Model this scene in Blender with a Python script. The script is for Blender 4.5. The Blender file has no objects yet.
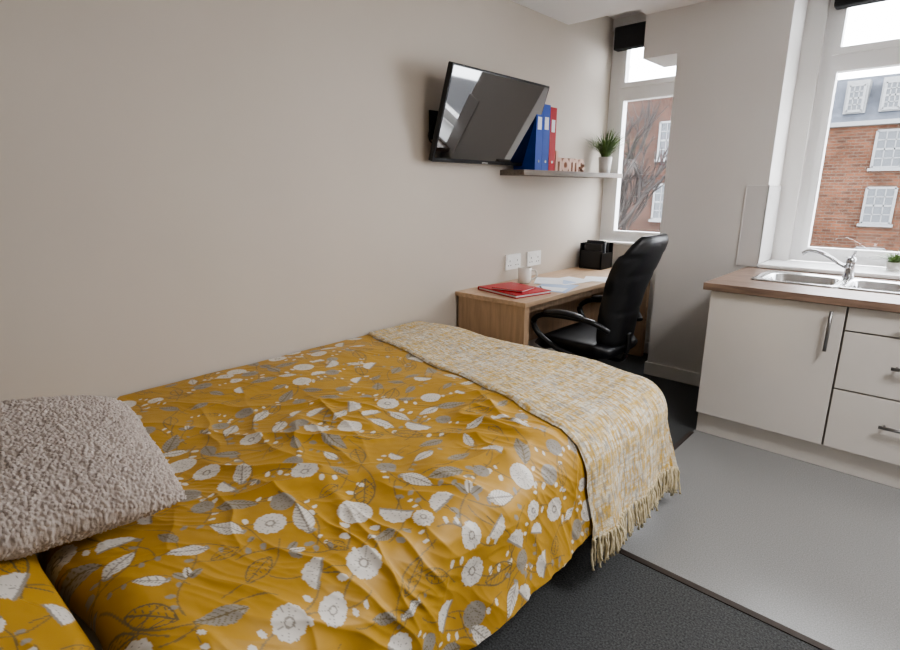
import bpy, bmesh, math, random
import numpy as np
from mathutils import Vector, Matrix
random.seed(4); RNG=np.random.default_rng(7)
C=bpy.context.scene.collection
# ------------------------------------------------------------ helpers
def s2l(c):
    return tuple(((v/255)/12.92 if v/255<=0.04045 else ((v/255+0.055)/1.055)**2.4) for v in c)
def nodes(name):
    m=bpy.data.materials.new(name); m.use_nodes=True
    nt=m.node_tree; b=nt.nodes['Principled BSDF']; return m,nt,b
def mat(name,rgb,rough=.6,metal=0,var=.06,scale=8,bump=0,bscale=200,spec=.5,sheen=0,stretch=None,coat=0,emit=0):
    m,nt,b=nodes(name); c=s2l(rgb)
    L=nt.links.new; N=nt.nodes.new
    tc=N('ShaderNodeTexCoord'); mp=N('ShaderNodeMapping'); L(tc.outputs['Object'],mp.inputs[0])
    if stretch: mp.inputs['Scale'].default_value=stretch
    n=N('ShaderNodeTexNoise'); n.inputs['Scale'].default_value=scale; n.inputs['Detail'].default_value=5
    L(mp.outputs[0],n.inputs['Vector'])
    r=N('ShaderNodeValToRGB'); r.color_ramp.elements[0].position=.3; r.color_ramp.elements[1].position=.7
    r.color_ramp.elements[0].color=tuple(max(0,v*(1-var)) for v in c)+(1,)
    r.color_ramp.elements[1].color=tuple(min(1,v*(1+var)) for v in c)+(1,)
    L(n.outputs[0],r.inputs[0]); L(r.outputs[0],b.inputs['Base Color'])
    b.inputs['Roughness'].default_value=rough; b.inputs['Metallic'].default_value=metal
    b.inputs['Specular IOR Level'].default_value=spec
    if sheen: b.inputs['Sheen Weight'].default_value=sheen
    if coat: b.inputs['Coat Weight'].default_value=coat
    if bump:
        n2=N('ShaderNodeTexNoise'); n2.inputs['Scale'].default_value=bscale; n2.inputs['Detail'].default_value=3
        L(mp.outputs[0],n2.inputs['Vector'])
        bp=N('ShaderNodeBump'); bp.inputs['Strength'].default_value=bump; bp.inputs['Distance'].default_value=.004
        L(n2.outputs[0],bp.inputs['Height']); L(bp.outputs[0],b.inputs['Normal'])
    return m
def attrmat(name,rough,bump=.15,bscale=900,sheen=0.0):
    m,nt,b=nodes(name); L=nt.links.new; N=nt.nodes.new
    a=N('ShaderNodeAttribute'); a.attribute_name='Col'; L(a.outputs['Color'],b.inputs['Base Color'])
    b.inputs['Roughness'].default_value=rough; b.inputs['Sheen Weight'].default_value=sheen
    b.inputs['Specular IOR Level'].default_value=.4
    tc=N('ShaderNodeTexCoord'); n=N('ShaderNodeTexNoise'); n.inputs['Scale'].default_value=bscale
    L(tc.outputs['Object'],n.inputs['Vector'])
    bp=N('ShaderNodeBump'); bp.inputs['Strength'].default_value=bump; bp.inputs['Distance'].default_value=.002
    L(n.outputs[0],bp.inputs['Height']); L(bp.outputs[0],b.inputs['Normal'])
    return m
def empty(name,loc=(0,0,0)):
    o=bpy.data.objects.new(name,None); o.location=loc; C.objects.link(o); o.empty_display_size=.1; return o
def par(o,p):
    if p is not None:
        o.parent=p; o.matrix_parent_inverse=Matrix.Translation(p.location).inverted()
    return o
def obj(name,verts,faces,mats,mi=None,smooth=False,parent=None,bevel=0,bseg=2):
    me=bpy.data.meshes.new(name); me.from_pydata(verts,[],faces)
    if not isinstance(mats,(list,tuple)): mats=[mats]
    for m in mats: me.materials.append(m)
    if mi is not None: me.polygons.foreach_set('material_index',mi)
    if smooth: me.polygons.foreach_set('use_smooth',[True]*len(me.polygons))
    me.update()
    o=bpy.data.objects.new(name,me); C.objects.link(o)
    if bevel:
        b=o.modifiers.new('bevel','BEVEL'); b.width=bevel; b.segments=bseg; b.limit_method='ANGLE'
    if parent is not None: par(o,parent)
    return o
class MB:
    def __init__(s): s.v=[];s.f=[];s.mi=[];s.mats=[]
    def m(s,mt):
        if mt not in s.mats: s.mats.append(mt)
        return s.mats.index(mt)
    def box(s,x0,x1,y0,y1,z0,z1,mt,M=None):
        n=len(s.v); P=[(x,y,z) for z in(z0,z1) for y in(y0,y1) for x in(x0,x1)]
        if M is not None: P=[tuple(M@Vector(p)) for p in P]
        s.v+=P
        for q in [(0,2,3,1),(4,5,7,6),(0,1,5,4),(2,6,7,3),(0,4,6,2),(1,3,7,5)]:
            s.f.append(tuple(n+i for i in q)); s.mi.append(s.m(mt))
        return s
    def add(s,v,f,mt):
        n=len(s.v); s.v+=[tuple(p) for p in v]
        for q in f: s.f.append(tuple(n+i for i in q)); s.mi.append(s.m(mt))
        return s
    def make(s,name,bevel=0,parent=None,smooth=False,bseg=2):
        return obj(name,s.v,s.f,s.mats,s.mi,smooth,parent,bevel,bseg)
def loftg(rings,cap0=True,cap1=True,closed=True):
    n=len(rings[0]); v=[p for r in rings for p in r]; f=[]
    for i in range(len(rings)-1):
        for j in range(n if closed else n-1):
            k=(j+1)%n; f.append((i*n+j,i*n+k,(i+1)*n+k,(i+1)*n+j))
    if cap0: f.append(tuple(range(n-1,-1,-1)))
    if cap1: f.append(tuple((len(rings)-1)*n+j for j in range(n)))
    return v,f
def cat(P,n=8):
    P=[Vector(p) for p in P]; out=[]
    for i in range(len(P)-1):
        a=P[max(i-1,0)];b=P[i];c=P[i+1];d=P[min(i+2,len(P)-1)]
        for k in range(n):
            t=k/n; out.append(.5*((2*b)+(-a+c)*t+(2*a-5*b+4*c-d)*t*t+(-a+3*b-3*c+d)*t**3))
    out.append(P[-1]); return out
def tubeg(P,rad,seg=10,flat=1.0,up=(0,0,1)):
    rings=[];n=len(P)
    for i,p in enumerate(P):
        p=Vector(p); t=(Vector(P[min(i+1,n-1)])-Vector(P[max(i-1,0)])).normalized()
        u=Vector(up)
        if abs(t.dot(u))>.97: u=Vector((1,0,0)) if abs(t.x)<.9 else Vector((0,1,0))
        a=t.cross(u).normalized(); b=a.cross(t).normalized()
        r=rad(i/(n-1)) if callable(rad) else rad
        rings.append([tuple(p+a*math.cos(2*math.pi*k/seg)*r+b*math.sin(2*math.pi*k/seg)*r*flat) for k in range(seg)])
    return loftg(rings)
def revolve(prof,c,seg=32):
    return loftg([[ (c[0]+r*math.cos(2*math.pi*k/seg),c[1]+r*math.sin(2*math.pi*k/seg),c[2]+z) for k in range(seg)] for r,z in prof])
def rrect(x0,x1,y0,y1,z,r,seg=6):
    pts=[]
    for cx,cy,a0 in [(x1-r,y1-r,0),(x0+r,y1-r,90),(x0+r,y0+r,180),(x1-r,y0+r,270)]:
        for k in range(seg+1):
            a=math.radians(a0+90*k/seg); pts.append((cx+r*math.cos(a),cy+r*math.sin(a),z))
    return pts
_perm=RNG.permutation(512); _g=RNG.uniform(0,2*np.pi,512)
def pn(x,y,seed=0):
    x=np.asarray(x,float);y=np.asarray(y,float); x,y=np.broadcast_arrays(x,y)
    xi=np.floor(x).astype(int);yi=np.floor(y).astype(int);xf=x-xi;yf=y-yi
    def g(i,j,dx,dy):
        h=_g[_perm[(_perm[(i+seed*37)%512]+j)%512]]; return np.cos(h)*dx+np.sin(h)*dy
    u=xf**3*(xf*(xf*6-15)+10); v=yf**3*(yf*(yf*6-15)+10)
    a=g(xi,yi,xf,yf);b=g(xi+1,yi,xf-1,yf);c=g(xi,yi+1,xf,yf-1);d=g(xi+1,yi+1,xf-1,yf-1)
    return ((a*(1-u)+b*u)*(1-v)+(c*(1-u)+d*u)*v)*1.5
# ------------------------------------------------------------ materials
M_wall=mat('wall_paint_beige',(209,200,189),.85,var=.015,scale=2,bump=.08,bscale=350)
M_wallw=mat('wall_paint_white',(229,227,224),.8,var=.012,scale=2,bump=.08,bscale=350)
M_ceil=mat('ceiling_paint',(242,241,240),.9,var=.01,scale=2)
M_trim=mat('gloss_trim_paint',(236,235,233),.4,var=.01)
M_upvc=mat('white_upvc',(248,248,248),.3,var=.01)
M_carpet=mat('charcoal_carpet',(92,94,95),.95,var=.5,scale=160,bump=.9,bscale=320,spec=.1)
M_vinyl=mat('grey_speckled_vinyl',(152,153,153),.25,var=.20,scale=220,bump=.12,bscale=150)
M_strip=mat('threshold_strip',(60,50,44),.5)
M_oak=mat('oak_laminate',(200,172,144),.42,var=.14,scale=5,stretch=(8,1,8))
M_oak_e=mat('oak_edge',(192,164,136),.5,var=.14,scale=5,stretch=(8,8,1))
M_shelf=mat('grey_oak_shelf',(118,108,98),.5,var=.2,scale=6,stretch=(10,1,10))
M_work=mat('worktop_walnut',(140,118,104),.4,var=.28,scale=6,stretch=(1,9,9))
M_cab=mat('gloss_cream_cabinet',(228,224,219),.14,var=.008,coat=.3)
M_carc=mat('cabinet_carcass',(150,146,140),.4)
M_steel=mat('brushed_steel',(205,205,205),.22,metal=1,var=.04,scale=40)
M_hand=mat('handle_nickel',(150,150,150),.35,metal=1,var=.02)
M_chrome=mat('chrome',(200,202,205),.15,metal=1,var=.02)
M_blk=mat('black_plastic',(22,22,24),.35)
M_lea=mat('black_faux_leather',(20,21,25),.4,bump=.25,bscale=160,var=.15)
M_leag=mat('grey_mesh_panel',(40,42,48),.6,bump=.3,bscale=300)
M_screen=mat('tv_screen_glass',(6,7,9),.03,spec=1.0,coat=1)
M_screen.node_tree.nodes['Principled BSDF'].inputs['Coat IOR'].default_value=2.2
M_red=mat('red_folder',(186,24,38),.4); M_redb=mat('red_binder',(184,30,40),.4)
M_blue=mat('blue_binder',(28,74,170),.4); M_navy=mat('navy_binder',(24,46,110),.4)
M_paper=mat('paper_white',(238,240,244),.7); M_paperb=mat('paper_blue',(184,202,230),.7)
M_cer=mat('white_ceramic',(240,236,228),.2); M_coffee=mat('coffee',(60,40,28),.3)
M_pot=mat('grey_ceramic_pot',(205,202,198),.6)
M_leaf=mat('plant_green',(90,112,62),.6,var=.4,scale=30); M_soil=mat('soil',(50,38,30),.9)
M_pink=mat('blush_wood_letters',(214,178,160),.6)
M_blind=mat('black_roller_blind',(26,27,30),.8)
M_base=mat('divan_fabric',(60,60,63),.9,bump=.5,bscale=500)
M_matt=mat('mattress_ticking',(225,222,215),.8)
M_slate=mat('slate_roof',(54,58,66),.8,var=.35,scale=3)
M_gdark=mat('facade_window_glass',(46,50,55),.15)
M_extw=mat('exterior_white_paint',(100,101,102),.7)
M_street=mat('street_asphalt',(50,50,52),.9)
M_plas=mat('socket_plastic',(244,244,242),.3)
M_splash=mat('clear_splashback',(224,223,222),.1,var=.01,coat=.5)
M_bark=mat('tree_bark',(30,25,23),.9)
def glassmat():
    m=bpy.data.materials.new('window_glass'); m.use_nodes=True; nt=m.node_tree; nt.nodes.clear()
    N=nt.nodes.new;L=nt.links.new
    o=N('ShaderNodeOutputMaterial');mx=N('ShaderNodeMixShader');t=N('ShaderNodeBsdfTransparent');g=N('ShaderNodeBsdfGlossy')
    g.inputs['Roughness'].default_value=.02; t.inputs[0].default_value=(.98,.98,.98,1); mx.inputs[0].default_value=.05
    L(t.outputs[0],mx.inputs[1]);L(g.outputs[0],mx.inputs[2]);L(mx.outputs[0],o.inputs[0]); return m
M_glass=glassmat()
def brickmat(name,c1,c2,mortar):
    m,nt,b=nodes(name); N=nt.nodes.new;L=nt.links.new
    tc=N('ShaderNodeTexCoord'); mp=N('ShaderNodeMapping'); mp.inputs['Rotation'].default_value=(math.pi/2,0,0)
    L(tc.outputs['Object'],mp.inputs[0]); br=N('ShaderNodeTexBrick'); L(mp.outputs[0],br.inputs['Vector'])
    br.inputs['Color1'].default_value=s2l(c1)+(1,);br.inputs['Color2'].default_value=s2l(c2)+(1,);br.inputs['Mortar'].default_value=s2l(mortar)+(1,)
    br.inputs['Scale'].default_value=1; br.inputs['Brick Width'].default_value=.34; br.inputs['Row Height'].default_value=.13; br.inputs['Mortar Size'].default_value=.014
    n=N('ShaderNodeTexNoise'); n.inputs['Scale'].default_value=.9; n.inputs['Detail'].default_value=6; L(tc.outputs['Object'],n.inputs['Vector'])
    mm=N('ShaderNodeMapRange'); mm.inputs[1].default_value=.3;mm.inputs[2].default_value=.7;mm.inputs[3].default_value=.72;mm.inputs[4].default_value=1.25; L(n.outputs[0],mm.inputs[0])
    vm=N('ShaderNodeVectorMath'); vm.operation='SCALE'; L(br.outputs[0],vm.inputs[0]); L(mm.outputs[0],vm.inputs['Scale'])
    L(vm.outputs[0],b.inputs['Base Color']); b.inputs['Roughness'].default_value=.95; b.inputs['Specular IOR Level'].default_value=.1; return m
M_brick=brickmat('orange_brick',(84,54,40),(60,41,33),(74,66,58))
M_brick2=brickmat('red_brick',(60,42,36),(48,35,31),(58,52,48))
# ------------------------------------------------------------ room shell
YW=3.92; YG=4.45; CZ=2.57; XR=4.2; YB=-1.4
MB().box(-.15,0,YB,4.7,0,2.85,M_wall).make('wall_left')
MB().box(-.15,XR+.15,YB-.15,YB,0,2.85,M_wall).make('wall_back')
MB().box(XR,XR+.15,YB,4.7,0,2.85,M_wallw).make('wall_right')
f=MB(); f.box(-.15,XR+.15,YB-.15,4.7,-.12,-.004,M_street); f.box(0,1.39,YB,4.45,-.01,0,M_carpet); f.box(1.39,XR,YB,1.80,-.01,0,M_carpet)
f.box(1.39,XR,1.80,4.45,-.01,0,M_vinyl); f.box(1.375,XR,1.785,1.812,-.01,.004,M_strip); f.box(1.378,1.402,1.80,3.1,-.01,.004,M_strip)
f.make('floor')
c=MB(); c.box(0,XR,YB,3.76,CZ,CZ+.12,M_ceil); c.box(.52,XR,3.76,YW,CZ,CZ+.12,M_ceil); c.box(-.15,XR+.15,YB-.15,4.7,2.75,2.9,M_ceil); c.make('ceiling')
w=MB(); w.box(0,.76,YG,4.7,0,.93,M_wallw); w.box(0,.76,YG,4.7,2.66,2.75,M_wallw)
w.box(.76,1.42,YW,4.7,0,2.75,M_wallw)
w.box(.52,.76,YW,4.3,2.29,2.75,M_wallw)
w.box(1.42,1.53,4.24,4.7,0.9,2.75,M_wallw)
w.box(1.42,XR,YW,4.7,0,.90,M_wallw); w.box(1.53,XR,4.24,4.7,2.62,2.75,M_wallw); w.box(4.05,XR,YW,4.7,.9,2.75,M_wallw)
w.make('wall_window')
MB().box(.745,1.39,YW-.016,YW,0,.10,M_trim).box(.745,.76,YW,YG,0,.10,M_trim).make('baseboard_pier',.004)
MB().box(0,.745,YG-.016,YG,0,.10,M_trim).make('baseboard_window',.004)
MB().box(0,.016,2.3,YG-.02,0,.10,M_trim).make('baseboard_left',.004)
MB().box(0,.76,4.40,YG,.93,.95,M_upvc).make('trim_sill',.005)
MB().box(1.43,4.04,YW-.02,4.27,.902,.925,M_upvc).make('trim_sill_kitchen',.005)
def window(name,x0,x1,y,z0,z1,zt,mull,frl=.055):
    b=MB(); fr=.055; d0,d1=y,y+.07
    b.box(x0,x1,d0,d1,z0,z0+fr,M_upvc);b.box(x0,x1,d0,d1,z1-fr,z1,M_upvc);b.box(x0,x0+frl,d0,d1,z0+fr,z1-fr,M_upvc);b.box(x1-fr,x1,d0,d1,z0+fr,z1-fr,M_upvc)
    xs=[x0+frl]+[v for mx in mull for v in(mx-.035,mx+.035)]+[x1-fr]
    for mx in mull: b.box(mx-.035,mx+.035,d0,d1,z0+fr,z1-fr,M_upvc)
    for i in range(0,len(xs),2):
        a,bb=xs[i],xs[i+1]; s=.04; b.box(a,bb,d0,d1,zt-.03,zt+.03,M_upvc)
        for za,zb in((z0+fr,zt-.03),(zt+.03,z1-fr)):
            b.box(a,a+s,d0-.02,d1-.02,za,zb,M_upvc);b.box(bb-s,bb,d0-.02,d1-.02,za,zb,M_upvc)
            b.box(a+s,bb-s,d0-.02,d1-.02,za,za+s,M_upvc);b.box(a+s,bb-s,d0-.02,d1-.02,zb-s,zb,M_upvc)
            b.box(a+s,bb-s,d0+.02,d0+.026,za+s,zb-s,M_glass)
    return b.make(name)
window('window_1',.0,.76,4.47,.95,2.66,2.18,[],.10)
window('window_2',1.53,4.05,4.30,.925,2.62,2.18,[2.5,3.3])
MB().box(.06,.74,4.36,4.44,2.49,2.66,M_blind).make('roller_blind',.01)
MB().box(1.57,4.0,4.18,4.27,2.46,2.61,M_blind).make('roller_blind.001',.01)
MB().box(1.30,1.424,YW-.008,YW,.905,1.42,M_splash).box(1.42,1.43,YW-.008,4.23,.93,1.42,M_splash).box(1.295,1.301,YW-.011,YW,.905,1.425,M_trim).box(1.30,1.43,YW-.011,YW,1.42,1.426,M_trim).make('trim_splashback')
# ------------------------------------------------------------ kitchen units
k=empty('kitchen_base_unit',(2.4,3.5,0))
b=MB(); b.box(1.40,3.4,3.12,YW-.03,.13,.70,M_carc); b.box(1.40,1.42,3.12,YW-.03,.70,.86,M_carc); b.box(1.42,3.4,3.12,3.14,.70,.86,M_carc); b.box(1.40,3.4,3.14,3.16,.002,.13,M_cab); b.make('carcass',parent=k)
d=MB(); FY0,FY1=3.098,3.118
d.box(1.40,2.013,FY0,FY1,.135,.855,M_cab)
for za,zb in((.135,.44),(.448,.735),(.743,.855)): d.box(2.022,2.52,FY0,FY1,za,zb,M_cab)
d.box(2.528,3.0,FY0,FY1,.135,.855,M_cab); d.box(3.008,3.4,FY0,FY1,.135,.855,M_cab)
d.make('doors_and_drawers',.002,k)
b=MB()
X0,X1,Y0,Y1=1.365,3.4,3.07,YW-.002
sx0,sx1,sy0,sy1=1.53,2.22,3.36,3.78
b.box(X0,sx0,Y0,Y1,.862,.90,M_work).box(sx1,X1,Y0,Y1,.862,.90,M_work).box(sx0,sx1,Y0,sy0,.862,.90,M_work).box(sx0,sx1,sy1,Y1,.862,.90,M_work)
b.make('worktop',0,k)
h=MB()
def handle(x,z0,z1,vert=True,x1=None):
    if vert:
        v,f=tubeg([(x,FY0-.03,z0),(x,FY0-.03,z1)],.008); h.add(v,f,M_hand)
        for z in(z0+.02,z1-.02):
            v,f=tubeg([(x,FY0-.03,z),(x,FY0,z)],.006); h.add(v,f,M_hand)
    else:
        v,f=tubeg([(x,FY0-.03,z0),(x1,FY0-.03,z0)],.008); h.add(v,f,M_hand)
        for q in(x+.02,x1-.02):
            v,f=tubeg([(q,FY0-.03,z0),(q,FY0,z0)],.006); h.add(v,f,M_hand)
handle(1.96,.63,.83); handle(2.22,.80,0,False,2.36); handle(2.22,.60,0,False,2.36); handle(2.22,.31,0,False,2.36)
h.make('handles',parent=k,smooth=True)
b=MB()
def bowl(x0,x1,y0,y1,ix0,ix1,iy0,iy1,dep,r):
    R=[rrect(x0,x1,y0,y1,.9005,.03),rrect(x0,x1,y0,y1,.906,.03),rrect(x0+.008,x1-.008,y0+.008,y1-.008,.909,.03),
       rrect(ix0-.008,ix1+.008,iy0-.008,iy1+.008,.907,r),rrect(ix0,ix1,iy0,iy1,.900,r),rrect(ix0+.006,ix1-.006,iy0+.006,iy1-.006,.9-dep*.8,r*.9),
       rrect(ix0+.04,ix1-.04,iy0+.04,iy1-.04,.9-dep,r*.6)]
    v,f=loftg(R,False,True); b.add(v,f,M_steel)
bowl(1.52,1.93,3.35,3.79,1.57,1.90,3.39,3.70,.14,.07)
bowl(1.93,2.23,3.35,3.79,1.97,2.19,3.39,3.70,.05,.05)
v,f=revolve([(.0,0),(.03,0),(.035,.003),(.02,.004)],(1.735,3.545,.765)); b.add(v,f,M_chrome)
b.make('inset_sink',0,k,True)
t=MB(); tx,ty=1.93,3.745
v,f=revolve([(.028,0),(.028,.01),(.024,.015),(.022,.075),(.024,.08),(.024,.11),(.015,.118),(.004,.119)],(tx,ty,.909)); t.add(v,f,M_chrome)
v,f=tubeg(cat([(tx,ty,.96),(tx-.05,ty,.985),(tx-.13,ty-.01,1.035),(tx-.2,ty-.015,1.05),(tx-.235,ty-.02,1.03)]),.011,12); t.add(v,f,M_chrome)
v,f=tubeg(cat([(tx,ty,1.02),(tx+.01,ty-.02,1.04),(tx+.02,ty-.07,1.065)]),lambda q:.010-.003*q,10,.6); t.add(v,f,M_chrome)
t.make('kitchen_tap',0,None,True)
# ------------------------------------------------------------ desk
dk=empty('desk',(.28,3.4,0)); DY0,DY1,DX=2.53,4.36,.56
MB().box(.002,DX,DY0,DY1,.722,.75,M_oak).make('top',.002,dk)
MB().box(.02,DX-.01,DY0+.01,DY0+.06,0.002,.722,M_oak_e).box(.02,DX-.01,DY1-.06,DY1-.01,.002,.722,M_oak_e).box(.02,.05,DY0+.06,DY1-.06,.25,.722,M_oak_e).box(DX-.13,DX-.11,DY0+.06,DY1-.06,.64,.722,M_oak_e).make('frame',.002,dk)
Rm=Matrix.Translation((.29,2.78,.75))@Matrix.Rotation(math.radians(-12),4,'Z')
MB().box(-.19,.19,-.15,.15,0.001,.006,M_red,Rm).box(-.18,.185,-.145,.142,.006,.018,M_paper,Rm).box(-.19,.19,-.15,.15,.018,.024,M_red,Rm).box(-.19,-.183,-.15,.15,.001,.024,M_red,Rm).make('red_folder',.002)
Rm=Matrix.Translation((.31,2.75,.7745))@Matrix.Rotation(math.radians(8),4,'Z')
MB().box(-.11,.11,-.09,.09,0,.004,M_redb,Rm).box(-.105,.108,-.086,.086,.004,.009,M_paper,Rm).box(-.11,.11,-.09,.09,.009,.013,M_redb,Rm).make('red_notebook',.001)
Rm=Matrix.Translation((.41,3.09,.7505))@Matrix.Rotation(math.radians(14),4,'Z')
R2=Matrix.Translation((.33,3.38,.7505))@Matrix.Rotation(math.radians(-10),4,'Z')
R3=Matrix.Translation((.24,3.28,.7535))@Matrix.Rotation(math.radians(30),4,'Z')
R4=Matrix.Translation((.44,3.60,.7505))@Matrix.Rotation(math.radians(24),4,'Z')
MB().box(-.12,.12,-.16,.16,0,.002,M_paperb,Rm).box(-.09,.09,-.13,.0,.002,.0025,M_paper,Rm).box(-.12,.12,-.16,.16,.0,.0025,M_paper,R2).box(-.09,.09,-.12,.0,.0025,.003,M_paperb,R2).box(-.1,.1,-.14,.14,0,.001,M_paper,R3).box(-.08,.08,-.11,.11,0,.0015,M_paper,R4).make('paper_sheets')
b=MB(); v,f=tubeg([(.44,2.9,.757),(.33,3.03,.757)],.005,8); b.add(v,f,M_blk); v,f=tubeg([(.45,2.888,.757),(.44,2.9,.757)],lambda q:.001+.004*q,8); b.add(v,f,M_chrome); b.make('pen',0,None,True)
b=MB(); mc=(.15,3.10,.7505)
v,f=revolve([(.036,0),(.044,.004),(.047,.03),(.048,.11),(.045,.111),(.043,.105),(.041,.012),(.001,.01)],mc); b.add(v,f,M_cer)
v,f=revolve([(.042,.088),(.0425,.09),(.001,.091)],mc); b.add(v,f,M_coffee)
v,f=tubeg(cat([(mc[0]+.04,mc[1]+.02,mc[2]+.092),(mc[0]+.068,mc[1]+.04,mc[2]+.088),(mc[0]+.07,mc[1]+.04,mc[2]+.045),(mc[0]+.04,mc[1]+.02,mc[2]+.025)]),.007,8); b.add(v,f,M_cer)
b.make('coffee_mug',0,None,True)
b=MB(); x0,x1,y0,y1,z0=.05,.25,4.04,4.24,.751; zt=z0+.21
b.box(x0,x1,y0,y0+.012,z0,zt-.06,M_blk).box(x0,x1,y1-.012,y1,z0,zt,M_blk).box(x0,x0+.012,y0,y1,z0,zt,M_blk).box(x0,x1,y0,y1,z0,z0+.01,M_blk).box(x1-.012,x1,y0,y1,z0,z0+.13,M_blk)
b.box(x0+.02,x1-.02,y0+.03,y0+.06,z0+.01,zt-.005,M_blk).box(x0+.02,x1-.02,y0+.075,y0+.10,z0+.01,zt+.02,M_leag).box(x0+.02,x1-.03,y0+.115,y0+.125,z0+.01,zt+.01,M_paper).box(x0+.02,x1-.02,y0+.14,y0+.17,z0+.01,zt,M_blk)
b.make('desk_book_organiser')
for i,(yy,zz) in enumerate([(3.15,.885),(3.42,.885)]):
    b=MB(); b.box(.0005,.012,yy-.09,yy+.09,zz-.055,zz+.055,M_plas)
    for q in(-.045,.045):
        b.box(.012,.015,yy+q-.028,yy+q-.008,zz+.015,zz+.04,M_plas)
        b.box(.0115,.0125,yy+q+.0,yy+q+.006,zz+.0,zz+.014,M_blk)
        for e in(-.014,.014): b.box(.0115,.0125,yy+q+e-.005,yy+q+e+.005,zz-.028,zz-.021,M_blk)
    b.make('wall_socket' if i==0 else 'wall_socket.001',.002)
# ------------------------------------------------------------ shelf & items
SZ=1.525
MB().box(.0,.20,2.98,4.42,SZ-.035,SZ,M_shelf).make('wall_shelf',.002)
b=MB()
def binder(y0,y1,mt,z1):
    b.box(.01,.185,y0,y0+.004,SZ+.001,z1,mt);b.box(.01,.185,y1-.004,y1,SZ+.001,z1,mt);b.box(.181,.187,y0,y1,SZ+.001,z1,mt)
    b.box(.02,.17,y0+.012,y1-.012,SZ+.01,z1-.02,M_paper)
    b.box(.187,.1885,y0+.018,y1-.018,z1-.16,z1-.08,M_paper); b.box(.187,.189,(y0+y1)/2-.008,(y0+y1)/2+.008,SZ+.05,SZ+.066,M_chrome)
binder(3.12,3.20,M_blue,1.945);binder(3.202,3.285,M_blue,1.95);binder(3.288,3.365,M_redb,1.94)
b.make('ring_binders')
cu=bpy.data.curves.new('home','FONT'); cu.body='home'; cu.size=.19; cu.extrude=.014; cu.bevel_depth=.002; cu.offset=.005; cu.space_character=.93
to=bpy.data.objects.new('tmp',cu); C.objects.link(to); bpy.context.view_layer.update()
me=bpy.data.meshes.new_from_object(to.evaluated_get(bpy.context.evaluated_depsgraph_get())); bpy.data.objects.remove(to)
me.transform(Matrix.Translation((.13,3.44,SZ+.004))@Matrix.Rotation(math.radians(90),4,'Z')@Matrix.Rotation(math.radians(90),4,'X'))
me.materials.clear(); me.materials.append(M_pink); o=bpy.data.objects.new('home_letters_ornament',me); C.objects.link(o)
def plant(name,c,pr,ph,n,L,spread,xmin=.012,ymax=4.27):
    e=empty(name,c)
    b=MB(); v,f=revolve([(pr*.75,0),(pr*.8,.003),(pr,ph),(pr*.93,ph),(pr*.9,ph-.012),(.001,ph-.012)],c,28); b.add(v,f,M_pot)
    v,f=revolve([(pr*.88,ph-.01),(.001,ph-.008)],c,20); b.add(v,f,M_soil); b.make('pot',0,e,True)
    vs=[];fs=[]
    for i in range(n):
        a=random.uniform(0,6.283); tl=random.uniform(.1,1)*spread; l=L*random.uniform(.65,1.1); wd=random.uniform(.003,.006)
        d=Vector((math.cos(a),math.sin(a),0)); s=Vector((-d.y,d.x,0)); p0=Vector(c)+Vector((0,0,ph-.01))+d*random.uniform(0,pr*.6)
        n0=len(vs); K=5
        for k in range(K+1):
            t=k/K; p=p0+d*(tl*l*(t**1.5))+Vector((0,0,l*(t-.35*tl*t*t))); ww=wd*(1-t)**.6*(0.6+t) if k<K else .0005
            for sg in(-1,1):
                q=p+s*ww*sg; q.x=max(q.x,xmin); q.y=min(q.y,ymax); vs.append(tuple(q))
        for k in range(K): q=n0+2*k; fs.append((q,q+1,q+3,q+2))
    obj('leaves',vs,fs,M_leaf,parent=e)
plant('potted_grass_plant',(.115,4.25,SZ+.001),.055,.13,230,.23,1.15,ymax=4.43)
plant('potted_herb_plant',(2.10,4.13,.926),.04,.05,120,.075,1.6)
# ------------------------------------------------------------ TV
TM=Matrix.Translation((.160,2.715,1.80))@Matrix.Rotation(math.radians(18),4,'Y')
tv=empty('television',(0.160,2.715,1.80))
b=MB(); b.box(-.035,0,-.47,.47,-.262,.262,M_blk,TM).box(-.06,-.03,-.3,.3,-.2,.12,M_blk,TM); b.make('casing',.006,tv)
b=MB(); b.box(-.001,.0015,-.458,.458,-.238,.25,M_screen,TM); b.make('screen',0,tv)
b=MB(); b.box(-.001,.003,-.03,.03,-.256,-.248,M_steel,TM); b.make('badge',0,tv)
b=MB(); b.box(.001,.015,2.62,2.8,1.68,1.98,M_blk); b.box(.015,.08,2.66,2.70,1.78,1.86,M_blk); b.box(.015,.08,2.74,2.78,1.78,1.86,M_blk)
b.box(.001,.012,2.30,2.40,1.68,1.84,M_blk)
v,f=tubeg(cat([(.06,2.45,1.75),(.03,2.32,1.66),(.02,2.28,1.70),(.02,2.33,1.78)]),.005,8); b.add(v,f,M_blk)
b.make('wall_bracket',.002,tv)
# ------------------------------------------------------------ chair
CX,CY=.71,2.99
ch=empty('office_chair',(CX,CY,0))
def itp(t,T): 
    return float(np.interp(t,[a for a,_ in T],[c for _,c in T]))
def sgp(v,p): return math.copysign(abs(v)**p,v)
rings=[];N=48
W=[(0,.16),(.08,.19),(.3,.205),(.5,.215),(.64,.25),(.78,.255),(.88,.22),(.95,.185),(1,.15)]
T=[(0,.03),(.05,.05),(.3,.06),(.7,.055),(.95,.045),(1,.02)]
for i in range(N+1):
    v=i/N; z=.48+.67*v; w_=itp(v,W); th=itp(v,T); cx=.235+.18*v-.05*math.sin(v*3.1); r=[]
    th*=1-.12*math.exp(-((v-.33)/.02)**2)-.12*math.exp(-((v-.66)/.02)**2)
    for k2 in range(48):
        a=2*math.pi*k2/48; y=w_*sgp(math.cos(a),.7); x=th*sgp(math.sin(a),.8)
        x-= .05*(abs(y)/w_)**3*(1 if v<.85 else .6)
        r.append((CX+cx+x,CY+y,z))
    rings.append(r)
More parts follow.
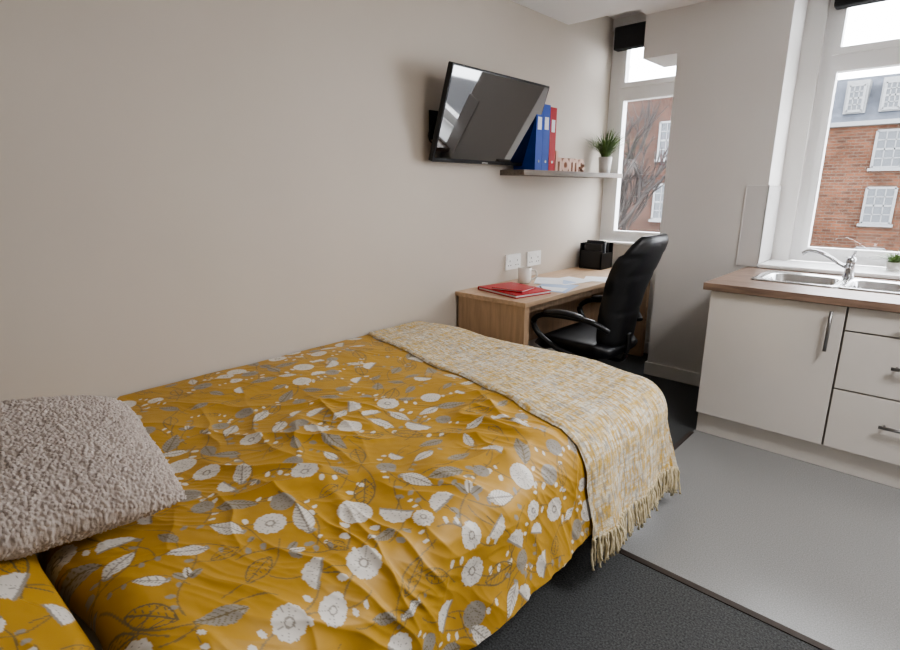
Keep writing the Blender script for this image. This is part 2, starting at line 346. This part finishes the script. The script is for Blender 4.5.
v,f=loftg(rings); o=obj('backrest',v,f,M_lea,smooth=True,parent=ch)
rings=[];N=26
for i in range(N+1):
    u=i/N; x=-.26+.53*u; w_=.25*min(1,(.72+1.6*u))*(1 if u<.85 else 1-.25*(u-.85)/.15); th=.055*min(1,.35+u*6,.4+(1-u)*6); r=[]
    for k2 in range(40):
        a=2*math.pi*k2/40; y=w_*sgp(math.cos(a),.6); z=th*sgp(math.sin(a),.7)+.035*(abs(y)/.25)**4-.03*max(0,.2-u)/.2
        r.append((CX+x,CY+y,.455+z))
    rings.append(r)
v,f=loftg(rings); obj('seat',v,f,M_lea,smooth=True,parent=ch)
b=MB()
for sg in(-1,1):
    P=cat([(CX+.26,CY+sg*.21,.60),(CX+.18,CY+sg*.27,.655),(CX+.02,CY+sg*.295,.67),(CX-.14,CY+sg*.295,.655),(CX-.205,CY+sg*.285,.60),(CX-.16,CY+sg*.275,.52),(CX-.04,CY+sg*.255,.45),(CX+.06,CY+sg*.20,.42)],8)
    v,f=tubeg(P,.022,12,.75); b.add(v,f,M_blk)
    P=cat([(CX+.14,CY+sg*.285,.675),(CX+.0,CY+sg*.297,.69),(CX-.13,CY+sg*.297,.675)],6); v,f=tubeg(P,lambda q:.03*(1-abs(2*q-1)**6)+.004,12,.5); b.add(v,f,M_lea)
b.make('armrests',0,ch,True)
b=MB(); b.box(CX-.12,CX+.14,CY-.12,CY+.12,.375,.41,M_blk)
v,f=tubeg([(CX,CY,.09),(CX,CY,.25)],.03,16); b.add(v,f,M_blk); v,f=tubeg([(CX,CY,.25),(CX,CY,.38)],.02,16); b.add(v,f,M_chrome)
v,f=tubeg(cat([(CX+.1,CY,.39),(CX+.25,CY,.38),(CX+.29,CY,.46),(CX+.29,CY,.56)]),.025,10,.5); b.add(v,f,M_blk)
for i in range(5):
    a=2*math.pi*i/5+.3; d=Vector((math.cos(a),math.sin(a),0)); c0=Vector((CX,CY,0))
    v,f=tubeg([c0+d*.02+Vector((0,0,.13)),c0+d*.15+Vector((0,0,.115)),c0+d*.29+Vector((0,0,.08))],lambda q:.028-.01*q,10,.7); b.add(v,f,M_blk)
    s=Vector((-d.y,d.x,0)); p=c0+d*.29
    for e in(-1,1): v,f=tubeg([p+s*e*.008+Vector((0,0,.029)),p+s*e*.028+Vector((0,0,.029))],.027,16); b.add(v,f,M_blk)
b.make('swivel_base',0,ch,True)
# ------------------------------------------------------------ bed
SE,TE,R,ZT=1.40,2.15,.15,.605
bed=empty('bed',(.7,1,0))
MB().box(.01,1.36,-.42,2.13,.06,.34,M_base).make('divan_base',.02,bed)
b=MB(); b.box(.01,1.38,-.42,2.14,.342,.52,M_matt); b.make('mattress',.04,bed,bseg=4)
b=MB()
for x in(.1,1.26):
    for y in(-.3,.85,2.0):
        v,f=tubeg([(x,y,.001),(x,y,.07)],.025,12); b.add(v,f,M_blk)
b.make('feet',0,bed)
MB().box(.005,1.40,-.50,-.43,.0,1.0,M_base).make('headboard',.02)
def base(s,t):
    a=np.maximum(0,s-SE); b_=np.maximum(0,t-TE); e=np.hypot(a,b_)+1e-9
    q=math.pi*R/2; h=np.where(e<q,R*np.sin(np.minimum(e,q)/R),R+.18*(e-q)); v=np.where(e<q,R*(1-np.cos(np.minimum(e,q)/R)),R+.96*(e-q))
    zt=ZT-.02*np.clip((s-1.0)/.4,0,1)**2
    return np.stack([np.minimum(s,SE)+h*a/e,np.minimum(t,TE)+h*b_/e,np.maximum(zt-v,.045)],-1), e
def rot(s,t,a): a=math.radians(a); return s*math.cos(a)+t*math.sin(a), -s*math.sin(a)+t*math.cos(a)
def ridge(x,y,seed,p=2): return np.clip(1-np.abs(pn(x,y,seed))*2.2,0,1)**p
def nearf(s): return 1.79-.30*np.clip(s/1.45,0,1)**1.1
def wr(s,t,fine=True):
    ws=s+.05*pn(s*3,t*3,3)+.015*pn(s*8,t*8,4); wt=t+.05*pn(s*3,t*3,5)+.015*pn(s*8,t*8,6)
    w=.020*pn(s*2.1,t*2.1,1)+.005*pn(s*5,t*5,2)
    A=.20+.80*np.clip((s-.35)/.9,0,1)
    q=np.clip((t-nearf(s)+.05)/.14,0,1); A=A*(1-.78*q*q*(3-2*q))
    F=A
    a,b_=rot(ws,wt,48);  m=np.clip(.45+1.5*pn(s*2,t*2,11),0,1); w=w+A*.021*m*ridge(a*1.1,b_*4.6,7,2.6)
    a,b_=rot(ws,wt,-12); m=np.clip(.3+1.5*pn(s*2,t*2,12),0,1); w=w+A*.014*m*ridge(a*1.3,b_*6.5,8,2.6)
    a,b_=rot(ws,wt,22);  m=np.clip(.3+1.6*pn(s*2.4,t*2.4,13),0,1); w=w+A*.008*m*ridge(a*1.8,b_*12,9,2)
    if fine:
        F=.3+.6*F
        a,b_=rot(ws,wt,60); w=w+F*.0022*np.clip(.3+pn(s*4,t*4,14)*2,0,1)*ridge(a*4,b_*20,10,1.5)
        a,b_=rot(ws,wt,35); w=w+F*(.0018*np.clip(.4+pn(s*4,t*4,16)*2,0,1)*ridge(a*4,b_*28,17,1.3)+.0005*pn(s*40,t*40,15))
    return w
def surf(s,t,off,fine=True,wamp=1.0):
    P,e=base(s,t)
    ds=(base(s+.002,t)[0]-base(s-.002,t)[0]); dt=(base(s,t+.002)[0]-base(s,t-.002)[0]); n=np.cross(ds,dt); n/=np.linalg.norm(n,axis=-1,keepdims=True)+1e-9
    hang=np.clip((e-.1)/.35,0,1); th=t*1.0+(-s)*np.clip((t-TE)*3,0,1)
    w=wr(s,t,fine)*wamp*(1-.35*hang)+hang*(.030*pn(th*4.2,s*.6,21)+.014*pn(th*9,s*1.2,22))
    wallk=np.clip(s/.12,0,1)
    w=w*(.3+.7*wallk)
    P=P+n*(w+off)[...,None]; P[...,0]=np.maximum(P[...,0],.006); P[...,2]=np.maximum(P[...,2],.03)
    return P
MUS=np.array(s2l((190,148,56)));WHT=np.array(s2l((224,219,211)));GRY=np.array(s2l((156,150,140)));GRD=np.array(s2l((124,110,80)))
def paint(us,vs,seed=1,sp=.108):
    rg=np.random.default_rng(seed); U,V=np.meshgrid(us,vs,indexing='ij'); col=np.empty(U.shape+(3,)); col[:]=MUS
    col*= (1+.04*pn(U*6,V*6,3))[...,None]
    def region(cx,cy,r):
        i0,i1=np.searchsorted(us,[cx-r,cx+r]); j0,j1=np.searchsorted(vs,[cy-r,cy+r]); return slice(i0,i1),slice(j0,j1)
    def put(sl,m,c,a=1.0): 
        sub=col[sl]; sub[m]=sub[m]*(1-a)+c*a
    mot=[]
    KS=[0,1,2,3,4,5,4,6,1,8,9,10,3,4,2,1,5,10,2,9]
    for i,u in enumerate(np.arange(us[0],us[-1]+sp,sp)):
        for j,v in enumerate(np.arange(vs[0],vs[-1]+sp,sp*.9)):
            mot.append((u+rg.uniform(-.28,.28)*sp+(j%2)*sp*.5,v+rg.uniform(-.24,.24)*sp,rg.uniform(0,6.283),KS[rg.integers(0,len(KS))],rg.uniform(.62,1.2)))
    for (u,v,a,k,sc) in mot:
        L=.11*sc; sl=region(u,v,L*1.3); x0=U[sl]-u;y0=V[sl]-v
        if x0.size==0: continue
        x=(x0*math.cos(a)+y0*math.sin(a))/L; y=(-x0*math.sin(a)+y0*math.cos(a))/L
        cur=.22*np.sin(y*2.4+k)
        put(sl,(np.abs(x-cur)<.018)&(np.abs(y)<1),GRD,.8)
        if k%2==0:
            for q in(-.8,-.5,.5,.8):
                sgn=1 if (int(q*20)+k)%2 else -1; bx=.22*math.sin(q*2.4+k)+sgn*.12; by=q+.08
                put(sl,(((x-bx)/.10)**2+((y-by)/.06)**2<1),GRY if k%4 else WHT)
    for (u,v,a,k,sc) in mot:
        Rr=.036*sc; sl=region(u,v,Rr*1.7); x0=U[sl]-u;y0=V[sl]-v
        if x0.size==0: continue
        x=(x0*math.cos(a)+y0*math.sin(a))/Rr; y=(-x0*math.sin(a)+y0*math.cos(a))/Rr
        r=np.hypot(x,y);an=np.arctan2(y,x)
        if k==0:
            m=r<.95+.08*np.abs(np.cos(an*6)); put(sl,m,WHT); put(sl,m&(np.abs(np.sin(an*6))*r<.06)&(r>.35),GRY); put(sl,(r<.32),GRY);put(sl,(r<.2),WHT)
        elif k in(1,2,9):
            c=WHT if k==2 else GRY; yy=y/1.4; w_=.58*(1-yy**2)*(1-.35*yy); m=(np.abs(x)<w_)&(np.abs(yy)<1); put(sl,m,c)
            vein=m&((np.abs(x)<.05)|(np.mod((np.abs(x)*.9-y)*3.2,1)<.17)); put(sl,vein,GRD if k!=2 else GRY)
        elif k==3 or k==10:
            rr=r/1.2; m=(y>-.05)&(rr<.92+.08*np.abs(np.cos(an*6))); put(sl,m,WHT); put(sl,m&(np.abs(np.sin(an*6))*r<.05)&(r>.25),GRY); put(sl,(np.abs(x)<.05)&(y<0)&(y>-1.2),GRD)
            put(sl,m&(y<.12),GRY)
        elif k==4:
            put(sl,r<1.05,WHT if sc>.95 else GRY); put(sl,(np.abs(np.sin(an*8))*r<.08)&(r<.95)&(r>.2),GRD if sc<=.95 else GRY)
        elif k in(5,8):
            yy=y/1.4; w_=.7*(1-yy**2); m=(np.abs(x)<w_)&(np.abs(yy)<1); put(sl,m&((np.abs(x)>w_-.10)|(np.abs(x)<.05)|(np.mod((np.abs(x)*.8-y)*2.6,1)<.13)),GRD)
        elif k==6:
            for q in range(3):
                a2=(q-1)*.85; xx=x*math.cos(a2)-y*math.sin(a2); yy=x*math.sin(a2)+y*math.cos(a2)
                m=((xx/.26)**2+((yy-.62)/.5)**2<1); put(sl,m,WHT if q%2 else GRY); put(sl,m&(np.abs(xx)<.04),GRD)
    return col
def gridobj(name,P,col,mt,parent=None):
    n,m=P.shape[:2]; me=bpy.data.meshes.new(name)
    idx=np.arange(n*m).reshape(n,m); q=np.stack([idx[:-1,:-1],idx[1:,:-1],idx[1:,1:],idx[:-1,1:]],-1).reshape(-1,4)
    me.vertices.add(n*m); me.vertices.foreach_set('co',P.reshape(-1).astype(np.float32))
    nf=len(q); me.loops.add(nf*4); me.loops.foreach_set('vertex_index',q.reshape(-1).astype(np.int32))
    me.polygons.add(nf); me.polygons.foreach_set('loop_start',(np.arange(nf)*4).astype(np.int32)); me.polygons.foreach_set('loop_total',np.full(nf,4,dtype=np.int32))
    me.update(calc_edges=True); me.validate()
    me.polygons.foreach_set('use_smooth',np.ones(nf,dtype=bool))
    if col is not None:
        ca=me.color_attributes.new('Col','FLOAT_COLOR','POINT'); c4=np.ones((n*m,4),np.float32); c4[:,:3]=np.clip(col.reshape(-1,3),0,1); ca.data.foreach_set('color',c4.reshape(-1))
    me.materials.append(mt); o=bpy.data.objects.new(name,me); C.objects.link(o)
    if parent: par(o,parent)
    return o
M_duvet=attrmat('mustard_floral_cotton',.42,.2,700,.0); M_throw=attrmat('woven_throw_fabric',.85,.5,500,.2)
us=np.linspace(.012,1.835,680); vs=np.linspace(.13,2.55,900)
S,Tt=np.meshgrid(us,vs,indexing='ij')
Tc=Tt+.03*pn(S*3,0*S+.5,51)*np.clip(1-(Tt-.13)/.3,0,1)
P=surf(S,Tc,0.0)
edge=np.clip(1-(Tt-.13)/.09,0,1); P[...,2]+=.035*np.clip(1-(Tt-.13)/.35,0,1)-.085*(1-np.sqrt(np.clip(1-edge**2,0,1)))
gridobj('duvet',P,paint(us,vs,5),M_duvet)
ns,nt_=470,230
us2=np.linspace(.015,1.85,ns); q=np.linspace(0,1,nt_); S2=np.repeat(us2[:,None],nt_,1)
near=nearf(us2)+.008*pn(us2*3,0*us2,31); far=2.44+0*us2
T2=near[:,None]+(far-near)[:,None]*q[None,:]
pal=np.array([s2l(c) for c in[(238,231,214),(232,222,200),(214,182,100),(196,190,178),(240,236,224),(220,192,116),(230,222,202),(182,176,164)]])
def runs(n,seed,mx=3):
    rg=np.random.default_rng(seed); o=[]
    while len(o)<n: o+= [rg.choice(len(pal),p=[.18,.15,.15,.11,.14,.12,.1,.05])]*rg.integers(1,mx)
    return np.array(o[:n])
wa=pal[runs(ns,3,7)];we=pal[runs(nt_,4,7)]
ii,jj=np.meshgrid(np.arange(ns),np.arange(nt_),indexing='ij')
dash=pn(ii*.07,jj*.42,41); dash2=pn(ii*.42,jj*.07,43); dash3=pn(ii*.09,jj*.42,45)
colT=np.where((((ii+jj)%2)==0)[...,None],wa[:,None,:],we[None,:,:])*.72+.28*pal[0]
mus=np.array(s2l((206,166,60))); gry=np.array(s2l((150,146,142)))
k1=(np.clip((dash-.10)*6,0,1)*.8)[...,None]; k2_=(np.clip((dash2-.20)*6,0,1)*.6)[...,None]; k3=(np.clip((dash3-.22)*6,0,1)*.65)[...,None]
colT=colT*(1-k1)+mus*k1; colT=colT*(1-k2_)+mus*k2_; colT=colT*(1-k3)+gry*k3
colT=colT*RNG.uniform(.82,1.12,(ns,nt_,1))
P2=surf(S2,T2,.012,False)
P2[...,2]+=RNG.uniform(0,.0026,(ns,nt_))+.0015*pn(S2*60,T2*60,5)
P2[...,2]-=.009*np.clip(1-q*230/4,0,1)[None,:]
th=empty('throw_blanket',(.9,2,.6)); gridobj('woven_cloth',P2,colT,M_throw,th)
fr=MB(); M_fr=mat('throw_fringe_yarn',(228,216,184),.9,var=.2,scale=60,bump=.5,bscale=600)
hem=P2[-1]
for j in np.linspace(2,nt_-3,50).astype(int):
    p=Vector(hem[j])
    for s_ in range(3):
        o1=Vector((random.uniform(-.006,.006),random.uniform(-.008,.008),.004)); L=random.uniform(.085,.12)
        e=Vector((random.uniform(-.005,.025),random.uniform(-.025,.025),-L)); mid=p+o1+e*.5+Vector((random.uniform(-.004,.01),random.uniform(-.008,.008),0))
        end=p+o1+e; end.z=max(end.z,.012)
        v,f=tubeg(cat([p+o1,mid,end],4),lambda q:.0042+.0015*math.sin(q*20),6); fr.add(v,f,M_fr)
fr.make('fringe',0,th,True)
def pillow(name,cx,cy,cz,W_,H_,T_,rz,ry,rx,mt,nu=160,seed=1,fluffy=0,paintit=True,ex=3.2,pw=.55,corner=.06):
    u=np.linspace(-1,1,nu); U,V=np.meshgrid(u,u,indexing='ij')
    k_=np.clip((1-np.abs(U)**ex)*(1-np.abs(V)**ex),0,1)**pw
    X=U*W_/2*(1-corner*np.abs(V)**3*fluffy)*(1-.06*(1-np.abs(V))*np.abs(U)**3); Y=V*H_/2*(1-corner*np.abs(U)**3*fluffy)*(1-.06*(1-np.abs(U))*np.abs(V)**3)
    M=Matrix.Translation((cx,cy,cz))@Matrix.Rotation(math.radians(rz),4,'Z')@Matrix.Rotation(math.radians(ry),4,'Y')@Matrix.Rotation(math.radians(rx),4,'X')
    Mn=np.array(M); vs_=[]
    for sg in(1,-1):
        Z=sg*T_/2*k_*(1+.10*pn(U*1.5+seed,V*1.5+sg*3,4))
        if not fluffy: Z=Z+sg*(.010*ridge(U*3,V*3,seed+2,2)+.01*pn(U*2,V*2,seed+9))*k_
        Q=np.stack([X,Y,Z,np.ones_like(Z)],-1)@Mn.T; vs_.append(Q[...,:3].reshape(-1,3))
    n=nu; idx=np.arange(n*n).reshape(n,n); q_=np.stack([idx[:-1,:-1],idx[1:,:-1],idx[1:,1:],idx[:-1,1:]],-1).reshape(-1,4)
    F=np.concatenate([q_,q_[:,::-1]+n*n]); me=bpy.data.meshes.new(name); me.from_pydata(np.concatenate(vs_).tolist(),[],F.tolist())
    if paintit:
        c=paint(u*W_/2+1,u*H_/2+1,seed+20).reshape(-1,3); c4=np.ones((2*n*n,4),np.float32); c4[:n*n,:3]=c; c4[n*n:,:3]=c
        ca=me.color_attributes.new('Col','FLOAT_COLOR','POINT'); ca.data.foreach_set('color',c4.reshape(-1))
    bm=bmesh.new(); bm.from_mesh(me); bmesh.ops.remove_doubles(bm,verts=bm.verts,dist=.0002); bm.to_mesh(me); bm.free()
    me.polygons.foreach_set('use_smooth',[True]*len(me.polygons)); me.materials.append(mt)
    o=bpy.data.objects.new(name,me); C.objects.link(o); return o
pillow('pillow',1.03,-.13,.618,.76,.52,.17,2,3,-2,M_duvet,240,1,ex=2.2,pw=.55)
pillow('pillow.001',.33,-.16,.62,.62,.46,.17,-3,0,0,M_duvet,160,2,ex=2.2)
M_sherpa=mat('sherpa_fleece',(186,175,167),.95,var=.10,scale=90,bump=.6,bscale=160,spec=.1,sheen=.3)
cu_=pillow('sherpa_cushion',.81,.175,.760,.58,.50,.22,-3,9,-8,M_sherpa,460,3,1,paintit=False,ex=2.6,pw=.6,corner=.06)
tx_=bpy.data.textures.new('curl','VORONOI'); tx_.noise_scale=.008
dm=cu_.modifiers.new('curls','DISPLACE'); dm.texture=tx_; dm.strength=-.009; dm.mid_level=.4; dm.texture_coords='GLOBAL'
tx2=bpy.data.textures.new('tuft','CLOUDS'); tx2.noise_scale=.02
dm=cu_.modifiers.new('tufts','DISPLACE'); dm.texture=tx2; dm.strength=.008; dm.mid_level=.5; dm.texture_coords='GLOBAL'
# ------------------------------------------------------------ exterior
ox=2.31
def facade(name,x0,x1,y,ztop,roof,br,cols,rows,ww,wh):
    b=MB(); b.box(x0,x1,y,y+6,-9,ztop,br)
    if roof:
        b.box(x0-.2,x1+.2,y-.3,y+6,ztop,ztop+.18,M_extw)
        v=[(x0,y,ztop+.18),(x1,y,ztop+.18),(x1,y+1.1,ztop+roof),(x0,y+1.1,ztop+roof),(x0,y+6,ztop+.18),(x1,y+6,ztop+.18),(x1,y+5,ztop+roof),(x0,y+5,ztop+roof)]
        b.add(v,[(0,1,2,3),(5,4,7,6),(3,2,6,7),(1,5,6,2),(0,3,7,4)],M_slate)
    def win(cx,cz,w_,h_,yy,dorm=False):
        if dorm: b.box(cx-w_/2-.12,cx+w_/2+.12,yy-.02,yy+1.2,cz-h_/2-.1,cz+h_/2+.2,M_extw)
        b.box(cx-w_/2,cx+w_/2,yy-.06,yy+.02,cz-h_/2,cz+h_/2,M_gdark)
        for e in(-1,1):
            b.box(cx+e*w_/2-.05,cx+e*w_/2+.05,yy-.1,yy,cz-h_/2,cz+h_/2,M_extw)
            b.box(cx-w_/2,cx+w_/2,yy-.1,yy,cz+e*h_/2-.05,cz+e*h_/2+.05,M_extw)
            b.box(cx+e*w_/6-.02,cx+e*w_/6+.02,yy-.09,yy,cz-h_/2,cz+h_/2,M_extw)
        for q in(-.25,0,.25): b.box(cx-w_/2,cx+w_/2,yy-.09,yy,cz+q*h_-.02-(.02 if q==0 else 0),cz+q*h_+.02+(.02 if q==0 else 0),M_extw)
        if not dorm: b.box(cx-w_/2-.12,cx+w_/2+.12,yy-.18,yy,cz-h_/2-.15,cz-h_/2-.03,M_extw)
    for cx in cols:
        for cz in rows: win(cx,cz,ww,wh,y)
        if roof:
            for dx in(-1.5,-.25): win(cx+dx,ztop+.18+(roof-.18)*.5,.55,1.05,y+.12,True)
    return b.make(name)
facade('brick_town_house',ox-7.4,ox+9,30,4.05,2.15,M_brick,[ox+v for v in(-5.6,-2.45,.7,3.9,7)],[3.05,.7,-1.9,-4.6],1.0,1.5)
facade('brick_terrace_house',ox-26,ox-8.3,26,5.6,0,M_brick2,[ox+v for v in(-24,-21.5,-19,-16.5,-13.4,-10.2)],[3.6,.8,-2.0,-4.8],1.0,1.6)
MB().box(-40,30,8,60,-9.2,-9,M_street).make('street_ground')
tr=MB()
def branch(p,d,l,r,dep):
    q=p+d*l*.5+Vector((random.uniform(-.06,.06),random.uniform(-.06,.06),0))*l; e=p+d*l
    v,f=tubeg(cat([p,q,e],3),lambda t:r*(1-.35*t),6); tr.add(v,f,M_bark)
    if dep<=0: return
    for i in range(3 if dep>1 else 4):
        nd=(d+Vector((random.uniform(-.7,.7),random.uniform(-.7,.7),random.uniform(0,.6)))).normalized()
        branch(p+(e-p)*random.uniform(.6,1),nd,l*random.uniform(.6,.78),r*.62,dep-1)
random.seed(11)
branch(Vector((-6.3,17,-9)),Vector((0.02,0,1)),7.5,.2,0)
for i in range(6):
    branch(Vector((-6.2,17,-3.5+i*.6)),Vector((random.uniform(-.35,.4),random.uniform(-.3,.3),1)).normalized(),2.5,.13,4)
tr.make('bare_tree',0,None,True)
# ------------------------------------------------------------ light
wd=bpy.data.worlds.new('overcast'); bpy.context.scene.world=wd; wd.use_nodes=True
bg=wd.node_tree.nodes['Background']; N=wd.node_tree.nodes.new; L=wd.node_tree.links.new
tc=N('ShaderNodeTexCoord'); nz=N('ShaderNodeTexNoise'); nz.inputs['Scale'].default_value=2.0; rp=N('ShaderNodeValToRGB')
rp.color_ramp.elements[0].color=(.86,.92,1,1); rp.color_ramp.elements[1].color=(.98,.985,1,1); L(tc.outputs['Generated'],nz.inputs[0]);L(nz.outputs[0],rp.inputs[0]);L(rp.outputs[0],bg.inputs[0])
bg.inputs[1].default_value=10.0
def area(name,loc,rot_,sx,sy,e,col=(1,1,1),portal=False):
    l=bpy.data.lights.new(name,'AREA'); l.shape='RECTANGLE'; l.size=sx;l.size_y=sy;l.energy=e;l.color=col
    if portal: l.cycles.is_portal=True
    o=bpy.data.objects.new(name,l); o.location=loc; o.rotation_euler=rot_; C.objects.link(o); return o
area('window_portal_a',(.38,4.75,1.8),(math.radians(-90),0,0),.9,1.9,1,portal=True)
area('window_portal_b',(2.8,4.75,1.8),(math.radians(-90),0,0),2.7,1.9,1,portal=True)
area('interior_fill_light',(3.0,2.0,2.55),(0,0,0),.6,.6,30,(1,.97,.96))  # added fill lamp below the ceiling, out of view, lifts the window light indoors
cam=bpy.data.cameras.new('camera'); cam.sensor_width=36; cam.lens=530/900*36; cam.clip_start=.02
co=bpy.data.objects.new('camera',cam); co.location=(2.31,0,1.40); co.rotation_euler=(math.radians(75.61),0,math.radians(42.95)); C.objects.link(co)
bpy.context.scene.camera=co
bpy.context.scene.view_settings.view_transform='AgX'
try: bpy.context.scene.view_settings.look='AgX - Medium High Contrast'
except Exception as e: print(e)
bpy.context.scene.view_settings.exposure=.52
